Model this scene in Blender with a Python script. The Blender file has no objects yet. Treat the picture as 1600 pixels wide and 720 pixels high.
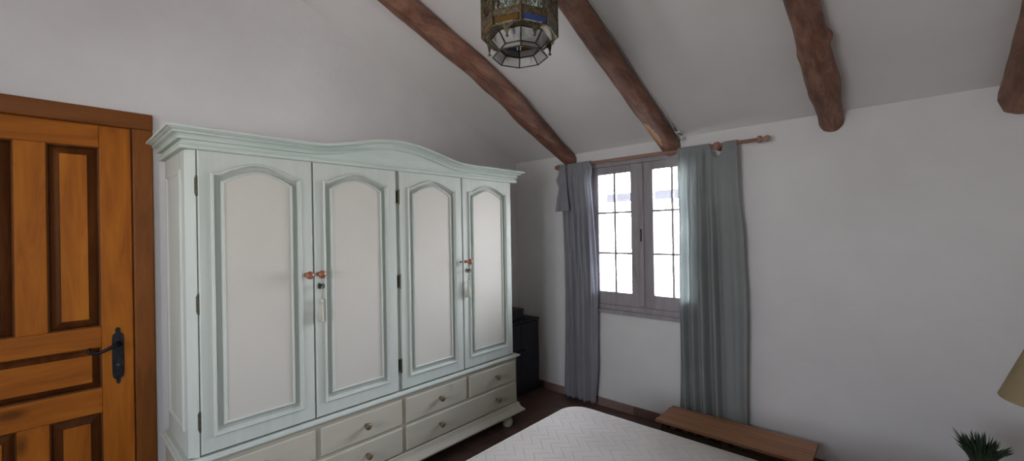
import bpy, bmesh, math, random
from mathutils import Vector, Matrix, noise
random.seed(7)
PI = math.pi
scn = bpy.context.scene
COL = scn.collection

# ------------------------------------------------------------------ room size
YW = 3.243            # inner face of the window wall
XR = 3.75             # inner face of the right wall
YB = -1.8             # inner face of the wall behind
ZL = 2.209            # ceiling height at the window wall
SL = 0.4089           # roof pitch
YRIDGE = -0.35
ZR = ZL + SL * (YW - YRIDGE)
XF = 0.646            # front plane of the wardrobe
def ceil_z(y):
    return ZL + SL * (YW - y) if y >= YRIDGE else ZR - SL * (YRIDGE - y)

# ------------------------------------------------------------------ materials
def newmat(name):
    m = bpy.data.materials.new(name); m.use_nodes = True
    nt = m.node_tree; nt.nodes.clear()
    out = nt.nodes.new('ShaderNodeOutputMaterial'); b = nt.nodes.new('ShaderNodeBsdfPrincipled')
    nt.links.new(b.outputs[0], out.inputs[0])
    return m, nt, b, out
def N(nt, t, **kw):
    n = nt.nodes.new(t)
    for k, v in kw.items():
        if hasattr(n, k) and k not in n.inputs: setattr(n, k, v)
        else: n.inputs[k].default_value = v
    return n
def coords(nt, scale=(1, 1, 1), kind='Object', rot=(0, 0, 0)):
    tc = nt.nodes.new('ShaderNodeTexCoord'); mp = nt.nodes.new('ShaderNodeMapping')
    mp.inputs['Scale'].default_value = scale; mp.inputs['Rotation'].default_value = rot
    nt.links.new(tc.outputs[kind], mp.inputs[0]); return mp.outputs[0]
def ramp(nt, fac, stops):
    r = nt.nodes.new('ShaderNodeValToRGB'); e = r.color_ramp.elements
    e[0].position, e[0].color = stops[0][0], (*stops[0][1], 1)
    e[1].position, e[1].color = stops[1][0], (*stops[1][1], 1)
    for p, c in stops[2:]:
        k = e.new(p); k.color = (*c, 1)
    nt.links.new(fac, r.inputs[0]); return r.outputs[0]
def bump(nt, b, h, strength=.3, dist=.01):
    n = nt.nodes.new('ShaderNodeBump'); n.inputs['Strength'].default_value = strength
    n.inputs['Distance'].default_value = dist
    nt.links.new(h, n.inputs['Height']); nt.links.new(n.outputs[0], b.inputs['Normal'])
def noisy(name, c1, c2, scale=8, rough=.6, aniso=(1, 1, 1), bstr=.2, bdist=.004, metal=0, detail=6, lo=.35, hi=.65, bscale=None, spec=.5):
    m, nt, b, o = newmat(name)
    v = coords(nt, aniso)
    n = N(nt, 'ShaderNodeTexNoise', Scale=scale, Detail=detail, Roughness=.6); nt.links.new(v, n.inputs['Vector'])
    nt.links.new(ramp(nt, n.outputs['Fac'], [(lo, c1), (hi, c2)]), b.inputs['Base Color'])
    b.inputs['Roughness'].default_value = rough; b.inputs['Metallic'].default_value = metal
    b.inputs['Specular IOR Level'].default_value = spec
    n2 = N(nt, 'ShaderNodeTexNoise', Scale=bscale or scale * 4, Detail=4); nt.links.new(v, n2.inputs['Vector'])
    if bstr: bump(nt, b, n2.outputs['Fac'], bstr, bdist)
    return m
def wood(name, dark, mid, light, axis='Z', rough=.45, knots=True, scale=1.0, bstr=.25, knotdark=.35, spec=.22):
    """stained boards with grain along an axis, streaks and knots"""
    m, nt, b, o = newmat(name)
    st = {'X': (.12, 1, 1), 'Y': (1, .12, 1), 'Z': (1, 1, .12)}[axis]
    v = coords(nt, tuple(s * scale for s in st))
    n = N(nt, 'ShaderNodeTexNoise', Scale=14, Detail=8, Roughness=.65, Distortion=.8); nt.links.new(v, n.inputs['Vector'])
    col = ramp(nt, n.outputs['Fac'], [(.30, dark), (.72, light), (.5, mid)])
    if knots:
        st2 = {'X': (.45, 1, 1), 'Y': (1, .45, 1), 'Z': (1, 1, .45)}[axis]
        v2 = coords(nt, tuple(s * scale for s in st2))
        vo = N(nt, 'ShaderNodeTexVoronoi', Scale=5.5); nt.links.new(v2, vo.inputs['Vector'])
        k = ramp(nt, vo.outputs['Distance'], [(.06, (knotdark,) * 3), (.16, (1, 1, 1))])
        mx = N(nt, 'ShaderNodeMix', data_type='RGBA', blend_type='MULTIPLY'); mx.inputs[0].default_value = .85
        nt.links.new(col, mx.inputs[6]); nt.links.new(k, mx.inputs[7]); col = mx.outputs[2]
    nt.links.new(col, b.inputs['Base Color']); b.inputs['Roughness'].default_value = rough; b.inputs['Specular IOR Level'].default_value = spec
    bump(nt, b, n.outputs['Fac'], bstr, .003)
    return m
def plain(name, c, rough=.5, metal=0):
    return noisy(name, tuple(x * .92 for x in c), c, 20, rough, bstr=.05, metal=metal)

M = {}
M['plaster'] = noisy('white_plaster', (.74, .725, .72), (.80, .79, .785), 1.6, .9, bstr=.35, bdist=.012, bscale=9, spec=.2)
M['ceil_plaster'] = noisy('ceiling_plaster', (.75, .73, .715), (.81, .795, .785), 1.2, .9, bstr=.35, bdist=.012, bscale=7, spec=.2)
def tile_mat(name, c1, c2, mortar, size):
    m, nt, b, o = newmat(name)
    v = coords(nt, (1, 1, 1))
    br = N(nt, 'ShaderNodeTexBrick'); br.offset = 0
    br.inputs['Color1'].default_value = (*c1, 1); br.inputs['Color2'].default_value = (*c2, 1)
    br.inputs['Mortar'].default_value = (*mortar, 1); br.inputs['Scale'].default_value = 1
    br.inputs['Mortar Size'].default_value = .006; br.inputs['Brick Width'].default_value = size; br.inputs['Row Height'].default_value = size
    nt.links.new(v, br.inputs['Vector'])
    n = N(nt, 'ShaderNodeTexNoise', Scale=9, Detail=5); nt.links.new(v, n.inputs['Vector'])
    g = ramp(nt, n.outputs['Fac'], [(.3, (.75, .75, .75)), (.7, (1.1, 1.1, 1.1))])
    mx = N(nt, 'ShaderNodeMix', data_type='RGBA', blend_type='MULTIPLY'); mx.inputs[0].default_value = 1
    nt.links.new(br.outputs['Color'], mx.inputs[6]); nt.links.new(g, mx.inputs[7])
    nt.links.new(mx.outputs[2], b.inputs['Base Color']); b.inputs['Roughness'].default_value = .42
    bump(nt, b, br.outputs['Fac'], -.3, .003)
    return m
M['floor'] = tile_mat('brown_clay_floor_tiles', (.17, .10, .075), (.115, .07, .055), (.09, .065, .055), .33)
M['skirt_light'] = noisy('pinkish_brown_skirting_tile', (.26, .17, .145), (.31, .21, .18), 9, .4, bstr=.05)
M['skirt_dark'] = noisy('dark_brown_skirting_tile', (.13, .075, .06), (.17, .10, .08), 9, .4, bstr=.05)
# painted wardrobe: pale mint wash with streaks / cream panels
def painted(name, base, wash, stain, aniso=(1, 1, .15), amt=.45, stain_amt=.25, rough=.55):
    m, nt, b, o = newmat(name)
    v = coords(nt, aniso)
    n = N(nt, 'ShaderNodeTexNoise', Scale=16, Detail=7, Roughness=.7); nt.links.new(v, n.inputs['Vector'])
    c = ramp(nt, n.outputs['Fac'], [(.40, base), (.66, tuple(base[i] * (1 - amt) + wash[i] * amt for i in range(3)))])
    v2 = coords(nt, (1, 1, 1))
    n2 = N(nt, 'ShaderNodeTexNoise', Scale=7, Detail=4, Roughness=.7); nt.links.new(v2, n2.inputs['Vector'])
    f = ramp(nt, n2.outputs['Fac'], [(.62, (0, 0, 0)), (.78, (stain_amt,) * 3)])
    mx = N(nt, 'ShaderNodeMix', data_type='RGBA'); nt.links.new(f, mx.inputs[0])
    nt.links.new(c, mx.inputs[6]); mx.inputs[7].default_value = (*stain, 1)
    nt.links.new(mx.outputs[2], b.inputs['Base Color']); b.inputs['Roughness'].default_value = rough; b.inputs['Specular IOR Level'].default_value = .3
    bump(nt, b, n.outputs['Fac'], .12, .002)
    return m
M['mint'] = painted('mint_washed_white_paint', (.54, .57, .52), (.41, .475, .425), (.40, .42, .32), stain_amt=.10)
M['mint_h'] = painted('mint_washed_cornice_paint', (.56, .61, .56), (.39, .48, .43), (.40, .42, .32), aniso=(1, .12, 1), amt=.6, stain_amt=.1)
M['cream'] = painted('cream_panel_paint', (.56, .535, .48), (.52, .51, .455), (.45, .42, .33), aniso=(1, 1, .4), amt=.3, stain_amt=.08)
M['drawer'] = painted('cream_drawer_paint', (.49, .465, .375), (.42, .41, .33), (.28, .24, .15), aniso=(1, .3, 1), amt=.4, stain_amt=.55)
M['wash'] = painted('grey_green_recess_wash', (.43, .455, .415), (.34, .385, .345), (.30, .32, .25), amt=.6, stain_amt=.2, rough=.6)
M['groove'] = plain('mint_green_groove_wash', (.30, .38, .33), .6)
M['door_wood'] = wood('honey_pine', (.30, .085, .007), (.45, .135, .010), (.57, .19, .015), 'Z', .6, True, 1)
M['door_wood_h'] = wood('honey_pine_rails', (.28, .08, .007), (.42, .125, .010), (.54, .18, .015), 'Y', .6, True, 1)
M['door_dark'] = wood('darker_pine_moulding', (.07, .022, .006), (.12, .038, .009), (.20, .065, .014), 'Z', .5, False, 1)
M['casing'] = wood('brown_stained_pine_casing', (.16, .052, .010), (.24, .078, .014), (.31, .105, .019), 'Z', .45, False, 1)
M['casing_h'] = wood('brown_stained_pine_head_casing', (.15, .05, .011), (.22, .074, .015), (.28, .10, .02), 'Y', .45, False, 1)
M['iron'] = noisy('black_iron', (.012, .012, .014), (.03, .03, .035), 40, .45, metal=.7, bstr=.3)
M['hinge'] = noisy('dark_aged_brass', (.05, .045, .03), (.13, .11, .07), 60, .5, metal=.6)
M['knob'] = noisy('reddish_brown_wood', (.22, .075, .04), (.34, .13, .075), 25, .3, bstr=.05)
M['knob_dull'] = noisy('olive_brown_wood', (.10, .07, .035), (.17, .12, .06), 25, .4, bstr=.05)
M['silk'] = noisy('beige_tassel_thread', (.34, .34, .27), (.50, .49, .40), 60, .7, aniso=(1, 1, .05), bstr=.6)
def log_mat():
    m, nt, b, o = newmat('rough_stripped_log')
    v = coords(nt, (1, .10, .5))
    n = N(nt, 'ShaderNodeTexNoise', Scale=22, Detail=9, Roughness=.7, Distortion=.6); nt.links.new(v, n.inputs['Vector'])
    c = ramp(nt, n.outputs['Fac'], [(.30, (.10, .042, .026)), (.72, (.40, .24, .17)), (.5, (.24, .115, .075))])
    v2 = coords(nt, (1, .5, 1))
    n2 = N(nt, 'ShaderNodeTexNoise', Scale=5, Detail=5, Roughness=.6); nt.links.new(v2, n2.inputs['Vector'])
    g = ramp(nt, n2.outputs['Fac'], [(.35, (.6, .56, .55)), (.65, (1.2, 1.15, 1.1))])
    mx = N(nt, 'ShaderNodeMix', data_type='RGBA', blend_type='MULTIPLY'); mx.inputs[0].default_value = 1
    nt.links.new(c, mx.inputs[6]); nt.links.new(g, mx.inputs[7])
    nt.links.new(mx.outputs[2], b.inputs['Base Color']); b.inputs['Roughness'].default_value = .6
    bump(nt, b, n.outputs['Fac'], .6, .008)
    return m
M['log'] = log_mat()
M['bare'] = noisy('pale_bare_wood', (.50, .27, .14), (.62, .38, .22), 12, .6, aniso=(1, .2, 1))
M['frame_wood'] = wood('greyed_brown_window_wood', (.27, .24, .25), (.34, .31, .325), (.40, .37, .39), 'Z', .5, False)
M['curtain'] = None
def cloth(name, c1, c2, trans=.25):
    m, nt, b, o = newmat(name)
    v = coords(nt, (1, 1, 1))
    n = N(nt, 'ShaderNodeTexNoise', Scale=5, Detail=4); nt.links.new(v, n.inputs['Vector'])
    nt.links.new(ramp(nt, n.outputs['Fac'], [(.3, c1), (.7, c2)]), b.inputs['Base Color'])
    b.inputs['Roughness'].default_value = .9; b.inputs['Specular IOR Level'].default_value = .1
    w = N(nt, 'ShaderNodeTexNoise', Scale=400, Detail=1); nt.links.new(v, w.inputs['Vector'])
    bump(nt, b, w.outputs['Fac'], .15, .001)
    if trans:
        t = nt.nodes.new('ShaderNodeBsdfTranslucent'); mx = nt.nodes.new('ShaderNodeMixShader')
        nt.links.new(ramp(nt, n.outputs['Fac'], [(.3, c1), (.7, c2)]), t.inputs[0])
        mx.inputs[0].default_value = trans
        nt.links.new(b.outputs[0], mx.inputs[1]); nt.links.new(t.outputs[0], mx.inputs[2]); nt.links.new(mx.outputs[0], o.inputs[0])
    return m
M['curtain'] = cloth('grey_green_curtain_cotton', (.40, .43, .425), (.46, .485, .48), .45)
M['curtain_grey'] = cloth('blue_grey_curtain_cotton', (.42, .425, .46), (.48, .485, .52), .45)
M['shade'] = cloth('tan_linen_shade', (.44, .35, .20), (.52, .42, .26), .25)
M['rod'] = wood('reddish_rod_wood', (.26, .14, .10), (.34, .19, .14), (.42, .26, .20), 'X', .5, False)
M['bench'] = wood('warm_slat_wood', (.30, .145, .075), (.40, .20, .115), (.48, .26, .15), 'X', .5, False, 1.4)
M['bench_dark'] = wood('dark_bench_leg_wood', (.04, .025, .018), (.06, .04, .028), (.09, .055, .04), 'Z', .6, False)
def mattress_mat():
    m, nt, b, o = newmat('quilted_mattress_ticking')
    v = coords(nt, (1, 1, 1))
    sep = nt.nodes.new('ShaderNodeSeparateXYZ'); nt.links.new(v, sep.inputs[0])
    # zigzag quilting lines: fract(x*k + tri(y*k2)*a)
    def math_(op, a, bb=None, c=None):
        n = nt.nodes.new('ShaderNodeMath'); n.operation = op
        for i, s in enumerate((a, bb, c)):
            if s is None: continue
            if isinstance(s, (int, float)): n.inputs[i].default_value = s
            else: nt.links.new(s, n.inputs[i])
        return n.outputs[0]
    tri = math_('PINGPONG', math_('MULTIPLY', sep.outputs[1], 1.0), .062)
    s = math_('ADD', sep.outputs[0], math_('MULTIPLY', tri, 1.1))
    fr = math_('PINGPONG', s, .031)
    line = ramp(nt, math_('DIVIDE', fr, .031), [(.0, (0, 0, 0)), (.35, (1, 1, 1))])
    n = N(nt, 'ShaderNodeTexNoise', Scale=3.5, Detail=4); nt.links.new(v, n.inputs['Vector'])
    c = ramp(nt, n.outputs['Fac'], [(.3, (.43, .395, .36)), (.7, (.52, .48, .44))])
    mx = N(nt, 'ShaderNodeMix', data_type='RGBA', blend_type='MULTIPLY'); mx.inputs[0].default_value = .07
    nt.links.new(c, mx.inputs[6]); nt.links.new(line, mx.inputs[7])
    nt.links.new(mx.outputs[2], b.inputs['Base Color']); b.inputs['Roughness'].default_value = .85
    b.inputs['Specular IOR Level'].default_value = .15
    bump(nt, b, line, .25, .006)
    return m
M['mattress'] = mattress_mat()
M['piping'] = plain('beige_piping', (.60, .56, .50), .8)
M['cabinet'] = noisy('near_black_blue_lacquer', (.016, .017, .026), (.026, .027, .038), 6, .55, bstr=.05)
M['black_plastic'] = plain('black_plastic', (.02, .02, .024), .4)
M['brass'] = noisy('antique_brass', (.045, .036, .02), (.23, .175, .10), 90, .42, metal=.55, bstr=.6)
M['solder'] = noisy('dark_lead_seam', (.03, .025, .018), (.10, .08, .055), 60, .4, metal=.8, bstr=.3)
def glass(name, tint, refl=.3, rough=.02, base=None, opacity=0):
    m, nt, b, o = newmat(name)
    nt.nodes.remove(b)
    tr = nt.nodes.new('ShaderNodeBsdfTransparent'); tr.inputs[0].default_value = (*tint, 1)
    gl = nt.nodes.new('ShaderNodeBsdfGlossy'); gl.inputs['Roughness'].default_value = rough
    fr = nt.nodes.new('ShaderNodeFresnel'); fr.inputs[0].default_value = 1.5
    ad = nt.nodes.new('ShaderNodeMath'); ad.operation = 'ADD'; ad.use_clamp = True; ad.inputs[1].default_value = refl
    nt.links.new(fr.outputs[0], ad.inputs[0])
    mx = nt.nodes.new('ShaderNodeMixShader'); nt.links.new(ad.outputs[0], mx.inputs[0])
    nt.links.new(tr.outputs[0], mx.inputs[1]); nt.links.new(gl.outputs[0], mx.inputs[2])
    last = mx.outputs[0]
    if opacity:
        d = nt.nodes.new('ShaderNodeBsdfDiffuse'); d.inputs[0].default_value = (*base, 1)
        m2 = nt.nodes.new('ShaderNodeMixShader'); m2.inputs[0].default_value = opacity
        nt.links.new(last, m2.inputs[1]); nt.links.new(d.outputs[0], m2.inputs[2]); last = m2.outputs[0]
    nt.links.new(last, o.inputs[0])
    return m
M['pane'] = glass('window_glass', (.97, .98, 1.0), 0)
M['lgrey'] = glass('smoky_clear_lantern_glass', (.985, .985, .985), .0, .08, (.78, .76, .75), .34)
M['lclear'] = glass('greenish_clear_lantern_glass', (.88, .95, .93), .04, .03)
M['lblue'] = glass('blue_stained_glass', (.20, .30, .55), .02, .05, (.08, .13, .36), .5)
M['lamber'] = glass('amber_stained_glass', (.50, .30, .10), .02, .05, (.22, .12, .03), .5)
M['lgreen'] = glass('green_stained_glass', (.22, .42, .30), .05, .05, (.14, .26, .18), .5)
M['leaf'] = noisy('dark_green_leaf', (.018, .035, .018), (.05, .08, .045), 20, .6)
M['pot'] = noisy('terracotta_pot_clay', (.30, .13, .07), (.40, .19, .11), 14, .8)
M['ceramic'] = plain('cream_ceramic', (.55, .50, .40), .25)
M['nightwood'] = wood('brown_nightstand_wood', (.14, .07, .035), (.20, .10, .05), (.27, .14, .075), 'X', .5, False)
M['bedwood'] = wood('brown_bed_wood', (.12, .06, .03), (.18, .09, .045), (.24, .13, .07), 'X', .5, False)
M['white_plastic'] = plain('white_plastic', (.75, .74, .72), .4)
M['render'] = noisy('sunlit_white_render', (.78, .77, .75), (.85, .84, .82), 3, .9, bstr=.2)
M['paving'] = noisy('pale_terrace_paving', (.60, .57, .52), (.70, .67, .62), 3, .9, bstr=.2)
M['out_wood'] = noisy('dark_weathered_porch_timber', (.020, .019, .023), (.028, .027, .032), 6, .8, aniso=(.2, 1, 1))
M['bulb'] = plain('frosted_bulb_glass', (.8, .8, .78), .3)

# ------------------------------------------------------------------ object helpers
ORG = {}
def finish(name, bm, mat, parent=None, smooth=False, org=(0, 0, 0), angle=None):
    """one mesh object; geometry comes in room coordinates"""
    bmesh.ops.recalc_face_normals(bm, faces=bm.faces)
    if parent is not None: org = ORG[parent.name]
    o_ = Vector(org)
    for v in bm.verts: v.co -= o_
    me = bpy.data.meshes.new(name); bm.to_mesh(me); bm.free()
    mats = mat if isinstance(mat, (list, tuple)) else [mat]
    for k in mats: me.materials.append(k)
    o = bpy.data.objects.new(name, me); COL.objects.link(o)
    if smooth:
        for p in me.polygons: p.use_smooth = True
        if angle:
            try: me.set_sharp_from_angle(angle=math.radians(angle))
            except Exception: pass
    if parent is not None: o.parent = parent
    else: o.location = o_
    ORG[o.name] = tuple(o_)
    return o
def tag(o, label=None, cat=None, group=None, kind=None):
    if label: o['label'] = label
    if cat: o['category'] = cat
    if group: o['group'] = group
    if kind: o['kind'] = kind
    return o
def thing(name, label, cat, loc, group=None, kind=None):
    o = bpy.data.objects.new(name, None); COL.objects.link(o); o.location = loc
    o.empty_display_size = .05
    ORG[o.name] = tuple(loc)
    return tag(o, label, cat, group, kind)
def box(bm, x0, x1, y0, y1, z0, z1, bev=0, mi=0):
    vs = [bm.verts.new((x, y, z)) for x in (x0, x1) for y in (y0, y1) for z in (z0, z1)]
    f = [(0, 1, 3, 2), (4, 6, 7, 5), (0, 4, 5, 1), (2, 3, 7, 6), (0, 2, 6, 4), (1, 5, 7, 3)]
    fs = [bm.faces.new([vs[i] for i in k]) for k in f]
    for q in fs: q.material_index = mi
    if bev:
        es = list({e for q in fs for e in q.edges})
        bmesh.ops.bevel(bm, geom=es, offset=bev, segments=2, affect='EDGES', profile=.5)
    return fs
def prism(bm, pts, d, axis='x', a0=0):
    """extrude polygon pts (2d) along axis from a0 to d"""
    def P(p, a):
        return {'x': (a, p[0], p[1]), 'y': (p[0], a, p[1]), 'z': (p[0], p[1], a)}[axis]
    A = [bm.verts.new(P(p, a0)) for p in pts]; B = [bm.verts.new(P(p, d)) for p in pts]
    bm.faces.new(A); bm.faces.new(B[::-1])
    for i in range(len(pts)):
        j = (i + 1) % len(pts); bm.faces.new((A[i], A[j], B[j], B[i]))
def loft(bm, rings, closed=True, cap=(True, True), mi=None):
    R = [[bm.verts.new(p) for p in r] for r in rings]
    n = len(R[0])
    for a, b in zip(R, R[1:]):
        for i in range(n if closed else n - 1):
            j = (i + 1) % n
            f = bm.faces.new((a[i], a[j], b[j], b[i]))
            if mi is not None: f.material_index = mi
    if closed and cap[0]: bm.faces.new(R[0])
    if closed and cap[1]: bm.faces.new(R[-1][::-1])
    return R
def lathe(bm, c, prof, n=24, axis='z', caps=True):
    """prof: list of (r, h) along axis from c"""
    rings = []
    for r, h in prof:
        r = max(r, 1e-4); ring = []
        for k in range(n):
            a = 2 * PI * k / n; p, q = r * math.cos(a), r * math.sin(a)
            ring.append({'z': (c[0] + p, c[1] + q, c[2] + h), 'x': (c[0] + h, c[1] + p, c[2] + q),
                         'y': (c[0] + p, c[1] + h, c[2] + q)}[axis])
        rings.append(ring)
    loft(bm, rings, True, (caps, caps))
def tube(bm, pts, r, n=8, caps=True):
    pts = [Vector(p) for p in pts]
    rr = r if isinstance(r, (list, tuple)) else [r] * len(pts)
    rings = []; up = Vector((0, 0, 1)); prev = None
    for i, p in enumerate(pts):
        t = (pts[min(i + 1, len(pts) - 1)] - pts[max(i - 1, 0)]).normalized()
        a = prev if prev is not None else (up if abs(t.dot(up)) < .95 else Vector((1, 0, 0)))
        s = (a - t * a.dot(t))
        if s.length < 1e-5: s = t.orthogonal()
        s.normalize(); u = t.cross(s).normalized(); prev = s
        rings.append([p + (s * math.cos(2 * PI * k / n) + u * math.sin(2 * PI * k / n)) * rr[i] for k in range(n)])
    loft(bm, rings, True, (caps, caps))
def bar(bm, a, b, w, t=None, up=(0, 0, 1)):
    a, b = Vector(a), Vector(b); t = t or w
    d = (b - a).normalized(); up = Vector(up)
    if abs(d.dot(up)) > .95: up = Vector((1, 0, 0))
    s = d.cross(up).normalized() * w / 2; q = s.cross(d).normalized() * t / 2
    loft(bm, [[p - s - q, p + s - q, p + s + q, p - s + q] for p in (a, b)])
def nb(): return bmesh.new()
def sm(x, a, b):
    t = min(max((x - a) / (b - a), 0), 1); return t * t * (3 - 2 * t)

# ------------------------------------------------------------------ ROOM SHELL
S = lambda o: tag(o, kind='structure')
bm = nb(); box(bm, -.35, XR + .2, YB - .2, YW + .4, -.15, 0); S(finish('floor', bm, M['floor'], org=(0, 0, 0)))
# ceiling: two pitches, one solid slab
bm = nb()
th = .18
prism(bm, [(YW, ceil_z(YW)), (YRIDGE, ZR), (YB, ceil_z(YB)), (YB, ceil_z(YB) + th), (YRIDGE, ZR + th), (YW, ceil_z(YW) + th)], XR, 'x', 0)
S(finish('ceiling', bm, M['ceil_plaster']))
# left wall (gable) with the door opening
DY0, DY1, DZ = -.400, .303, 2.082
bm = nb()
def gable(y0, y1, z0, top=None):
    pts = [(y0, z0), (y1, z0)]
    if top is None:
        pts.append((y1, ceil_z(y1) + th))
        if y0 < YRIDGE < y1: pts.append((YRIDGE, ZR + th))
        pts.append((y0, ceil_z(y0) + th))
    else: pts += [(y1, top), (y0, top)]
    return pts
prism(bm, gable(DY1, YW, 0), 0, 'x', -.30)
prism(bm, gable(YB, DY0, 0), 0, 'x', -.30)
prism(bm, gable(DY0, DY1, DZ), 0, 'x', -.30)
S(finish('wall_left', bm, M['plaster']))
QY0, QY1, QZ0, QZ1 = -1.30, -.20, 1.00, 2.10  # opening for the added fill-light window, out of view
bm = nb()
prism(bm, gable(YB, QY0, 0), XR + .2, 'x', XR); prism(bm, gable(QY1, YW, 0), XR + .2, 'x', XR)
prism(bm, gable(QY0, QY1, QZ1), XR + .2, 'x', XR); prism(bm, gable(QY0, QY1, 0, QZ0), XR + .2, 'x', XR)
S(finish('wall_right', bm, M['plaster']))
# window wall, opening for the casement
WX0, WX1, WZ0, WZ1 = .862, 1.828, .845, 2.096
WT = .30
bm = nb()
zt = ceil_z(YW) + th
for a in ((-.3, WX0, 0, zt), (WX1, XR + .2, 0, zt), (WX0, WX1, 0, WZ0), (WX0, WX1, WZ1, zt)):
    box(bm, a[0], a[1], YW, YW + WT, a[2], a[3])
S(finish('wall_back', bm, M['plaster']))
PX0, PX1, PZ0, PZ1 = 1.3, 2.5, .95, 2.15  # hole for an invented window that brings fill from behind
bm = nb(); zt = ceil_z(YB) + th
for a in ((-.3, PX0, 0, zt), (PX1, XR + .2, 0, zt), (PX0, PX1, 0, PZ0), (PX0, PX1, PZ1, zt)):
    box(bm, a[0], a[1], YB - .2, YB, a[2], a[3])
S(finish('wall_front', bm, M['plaster']))
# skirting
root = thing('baseboard_back', None, None, (0, YW, 0), kind='structure')
x = 0.012; k = 0
cuts = [.0, .33, .66, 1.255, 1.59, 1.92, 2.25, 2.58, 2.91, 3.24, 3.57, XR]
for a, b in zip(cuts, cuts[1:]):
    bm = nb(); box(bm, a + .001, b - .002, YW - .012, YW, 0, .070, .002)
    finish('skirting_tile', bm, M['skirt_light'] if k % 3 != 0 and b < 1.3 else M['skirt_dark'], root); k += 1
bm = nb(); box(bm, 0, .012, DY1 + .09, YW - .013, 0, .07); S(finish('baseboard_left', bm, M['skirt_dark']))

# ------------------------------------------------------------------ CAMERA
cd = bpy.data.cameras.new('camera'); cam = bpy.data.objects.new('camera', cd); COL.objects.link(cam)
Rv = Vector((0.736911, 0.675772, -0.017163)); Uv = Vector((0.013949, 0.010183, 0.999851)); Wv = Vector((-0.675846, 0.73704, 0.001922))
mt = Matrix((Rv, Uv, -Wv)).transposed().to_4x4(); mt.translation = (2.9023, 0, 1.52)
cam.matrix_world = mt
cd.sensor_width = 36; cd.lens = 36 * 666.992 / 1600; cd.clip_start = .02
scn.camera = cam

# ------------------------------------------------------------------ DOOR on the left wall
droot = thing('door_1', None, None, (0, DY0, 0), kind='structure')
bm = nb()
for y0, y1 in ((DY1 - .003, .379), (DY0 - .077, DY0 + .002)):
    box(bm, -.012, .022, y0, y1, 0, 2.0755, .005)
finish('door_casing', bm, M['casing'], droot)
bm = nb(); box(bm, -.012, .024, DY0 - .078, .380, 2.076, 2.158, .006); finish('head_casing', bm, M['casing_h'], droot)
bm = nb()
box(bm, -.295, -.0615, DY1 - .05, DY1 + .03, 0, 2.10); box(bm, -.295, -.0615, DY0 - .03, DY0 + .05, 0, 2.10); box(bm, -.295, -.0615, DY0 + .05, DY1 - .05, 2.03, 2.10)
box(bm, -.10, -.0615, DY0 + .05, DY1 - .05, 0, .012)
finish('door_jamb', bm, M['casing'], droot)
# leaf: stiles, rails, six raised panels
LX0, LX1 = -.060, -.014
L0, L1 = DY0 + .004, DY1 - .006
bm = nb()
stiles = [(L0, -.277), (-.099, .001), (.179, L1)]
box(bm, LX0, LX1, stiles[0][0], stiles[0][1], .01, 2.078, .004)
box(bm, LX0, LX1, stiles[2][0], stiles[2][1], .01, 2.078, .004)
box(bm, LX0, LX1, -.099, .001, 1.085, 1.968, .004)
box(bm, LX0, LX1, -.099, .001, .20, .665, .004)
finish('door_stile', bm, M['door_wood'], droot)
bm = nb()
for z0, z1 in ((1.968, 2.0775), (.985, 1.085), (.665, .785), (.0105, .20)):
    box(bm, LX0, LX1, stiles[0][1], stiles[2][0], z0, z1, .004)
finish('door_rail', bm, M['door_wood_h'], droot)
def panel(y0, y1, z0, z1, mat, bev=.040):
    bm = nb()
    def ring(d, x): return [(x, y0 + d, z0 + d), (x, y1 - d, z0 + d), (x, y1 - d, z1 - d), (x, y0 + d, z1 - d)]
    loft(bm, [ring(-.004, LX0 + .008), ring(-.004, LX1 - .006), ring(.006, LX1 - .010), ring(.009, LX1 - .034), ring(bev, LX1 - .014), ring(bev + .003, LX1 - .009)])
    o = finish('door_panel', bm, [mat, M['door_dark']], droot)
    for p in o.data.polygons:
        if abs(p.normal.x) < .97: p.material_index = 1  # sloping faces of the panel get the darker pine
    return o
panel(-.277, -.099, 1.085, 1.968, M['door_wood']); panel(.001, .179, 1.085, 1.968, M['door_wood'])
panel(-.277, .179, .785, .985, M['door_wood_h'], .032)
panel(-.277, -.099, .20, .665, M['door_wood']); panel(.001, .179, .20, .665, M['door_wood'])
# dark iron handle plate and curled lever
bm = nb()
zc, hy = .931, .237
out = []
prof = [(-.141, .002), (-.128, .009), (-.118, .007), (-.106, .019), (-.085, .022), (0, .0225), (.085, .022), (.106, .019), (.118, .007), (.128, .011), (.141, .004)]
out = [(hy + w, zc + z) for z, w in prof] + [(hy - w, zc + z) for z, w in prof[::-1]]
prism(bm, out, LX1 + .006, 'x', LX1)
hd = finish('door_handle', bm, M['iron'], droot)
bm = nb(); lathe(bm, (LX1 + .004, hy, .992), [(.012, 0), (.012, .012), (.009, .02), (.009, .05)], 16, 'x')
tube(bm, [(LX1 + .05, hy + .004, .992), (LX1 + .055, hy - .02, .990), (LX1 + .056, hy - .045, .978), (LX1 + .055, hy - .07, .968), (LX1 + .052, hy - .092, .968), (LX1 + .05, hy - .108, .978), (LX1 + .05, hy - .108, .990), (LX1 + .05, hy - .098, .994)],
     [.009, .009, .008, .0075, .007, .0065, .006, .005], 10)
finish('lever', bm, M['iron'], hd, True)
bm = nb(); lathe(bm, (LX1 + .005, hy, .885), [(.007, 0), (.007, .003), (.002, .004)], 12, 'x'); finish('keyhole', bm, M['hinge'], hd)

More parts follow.
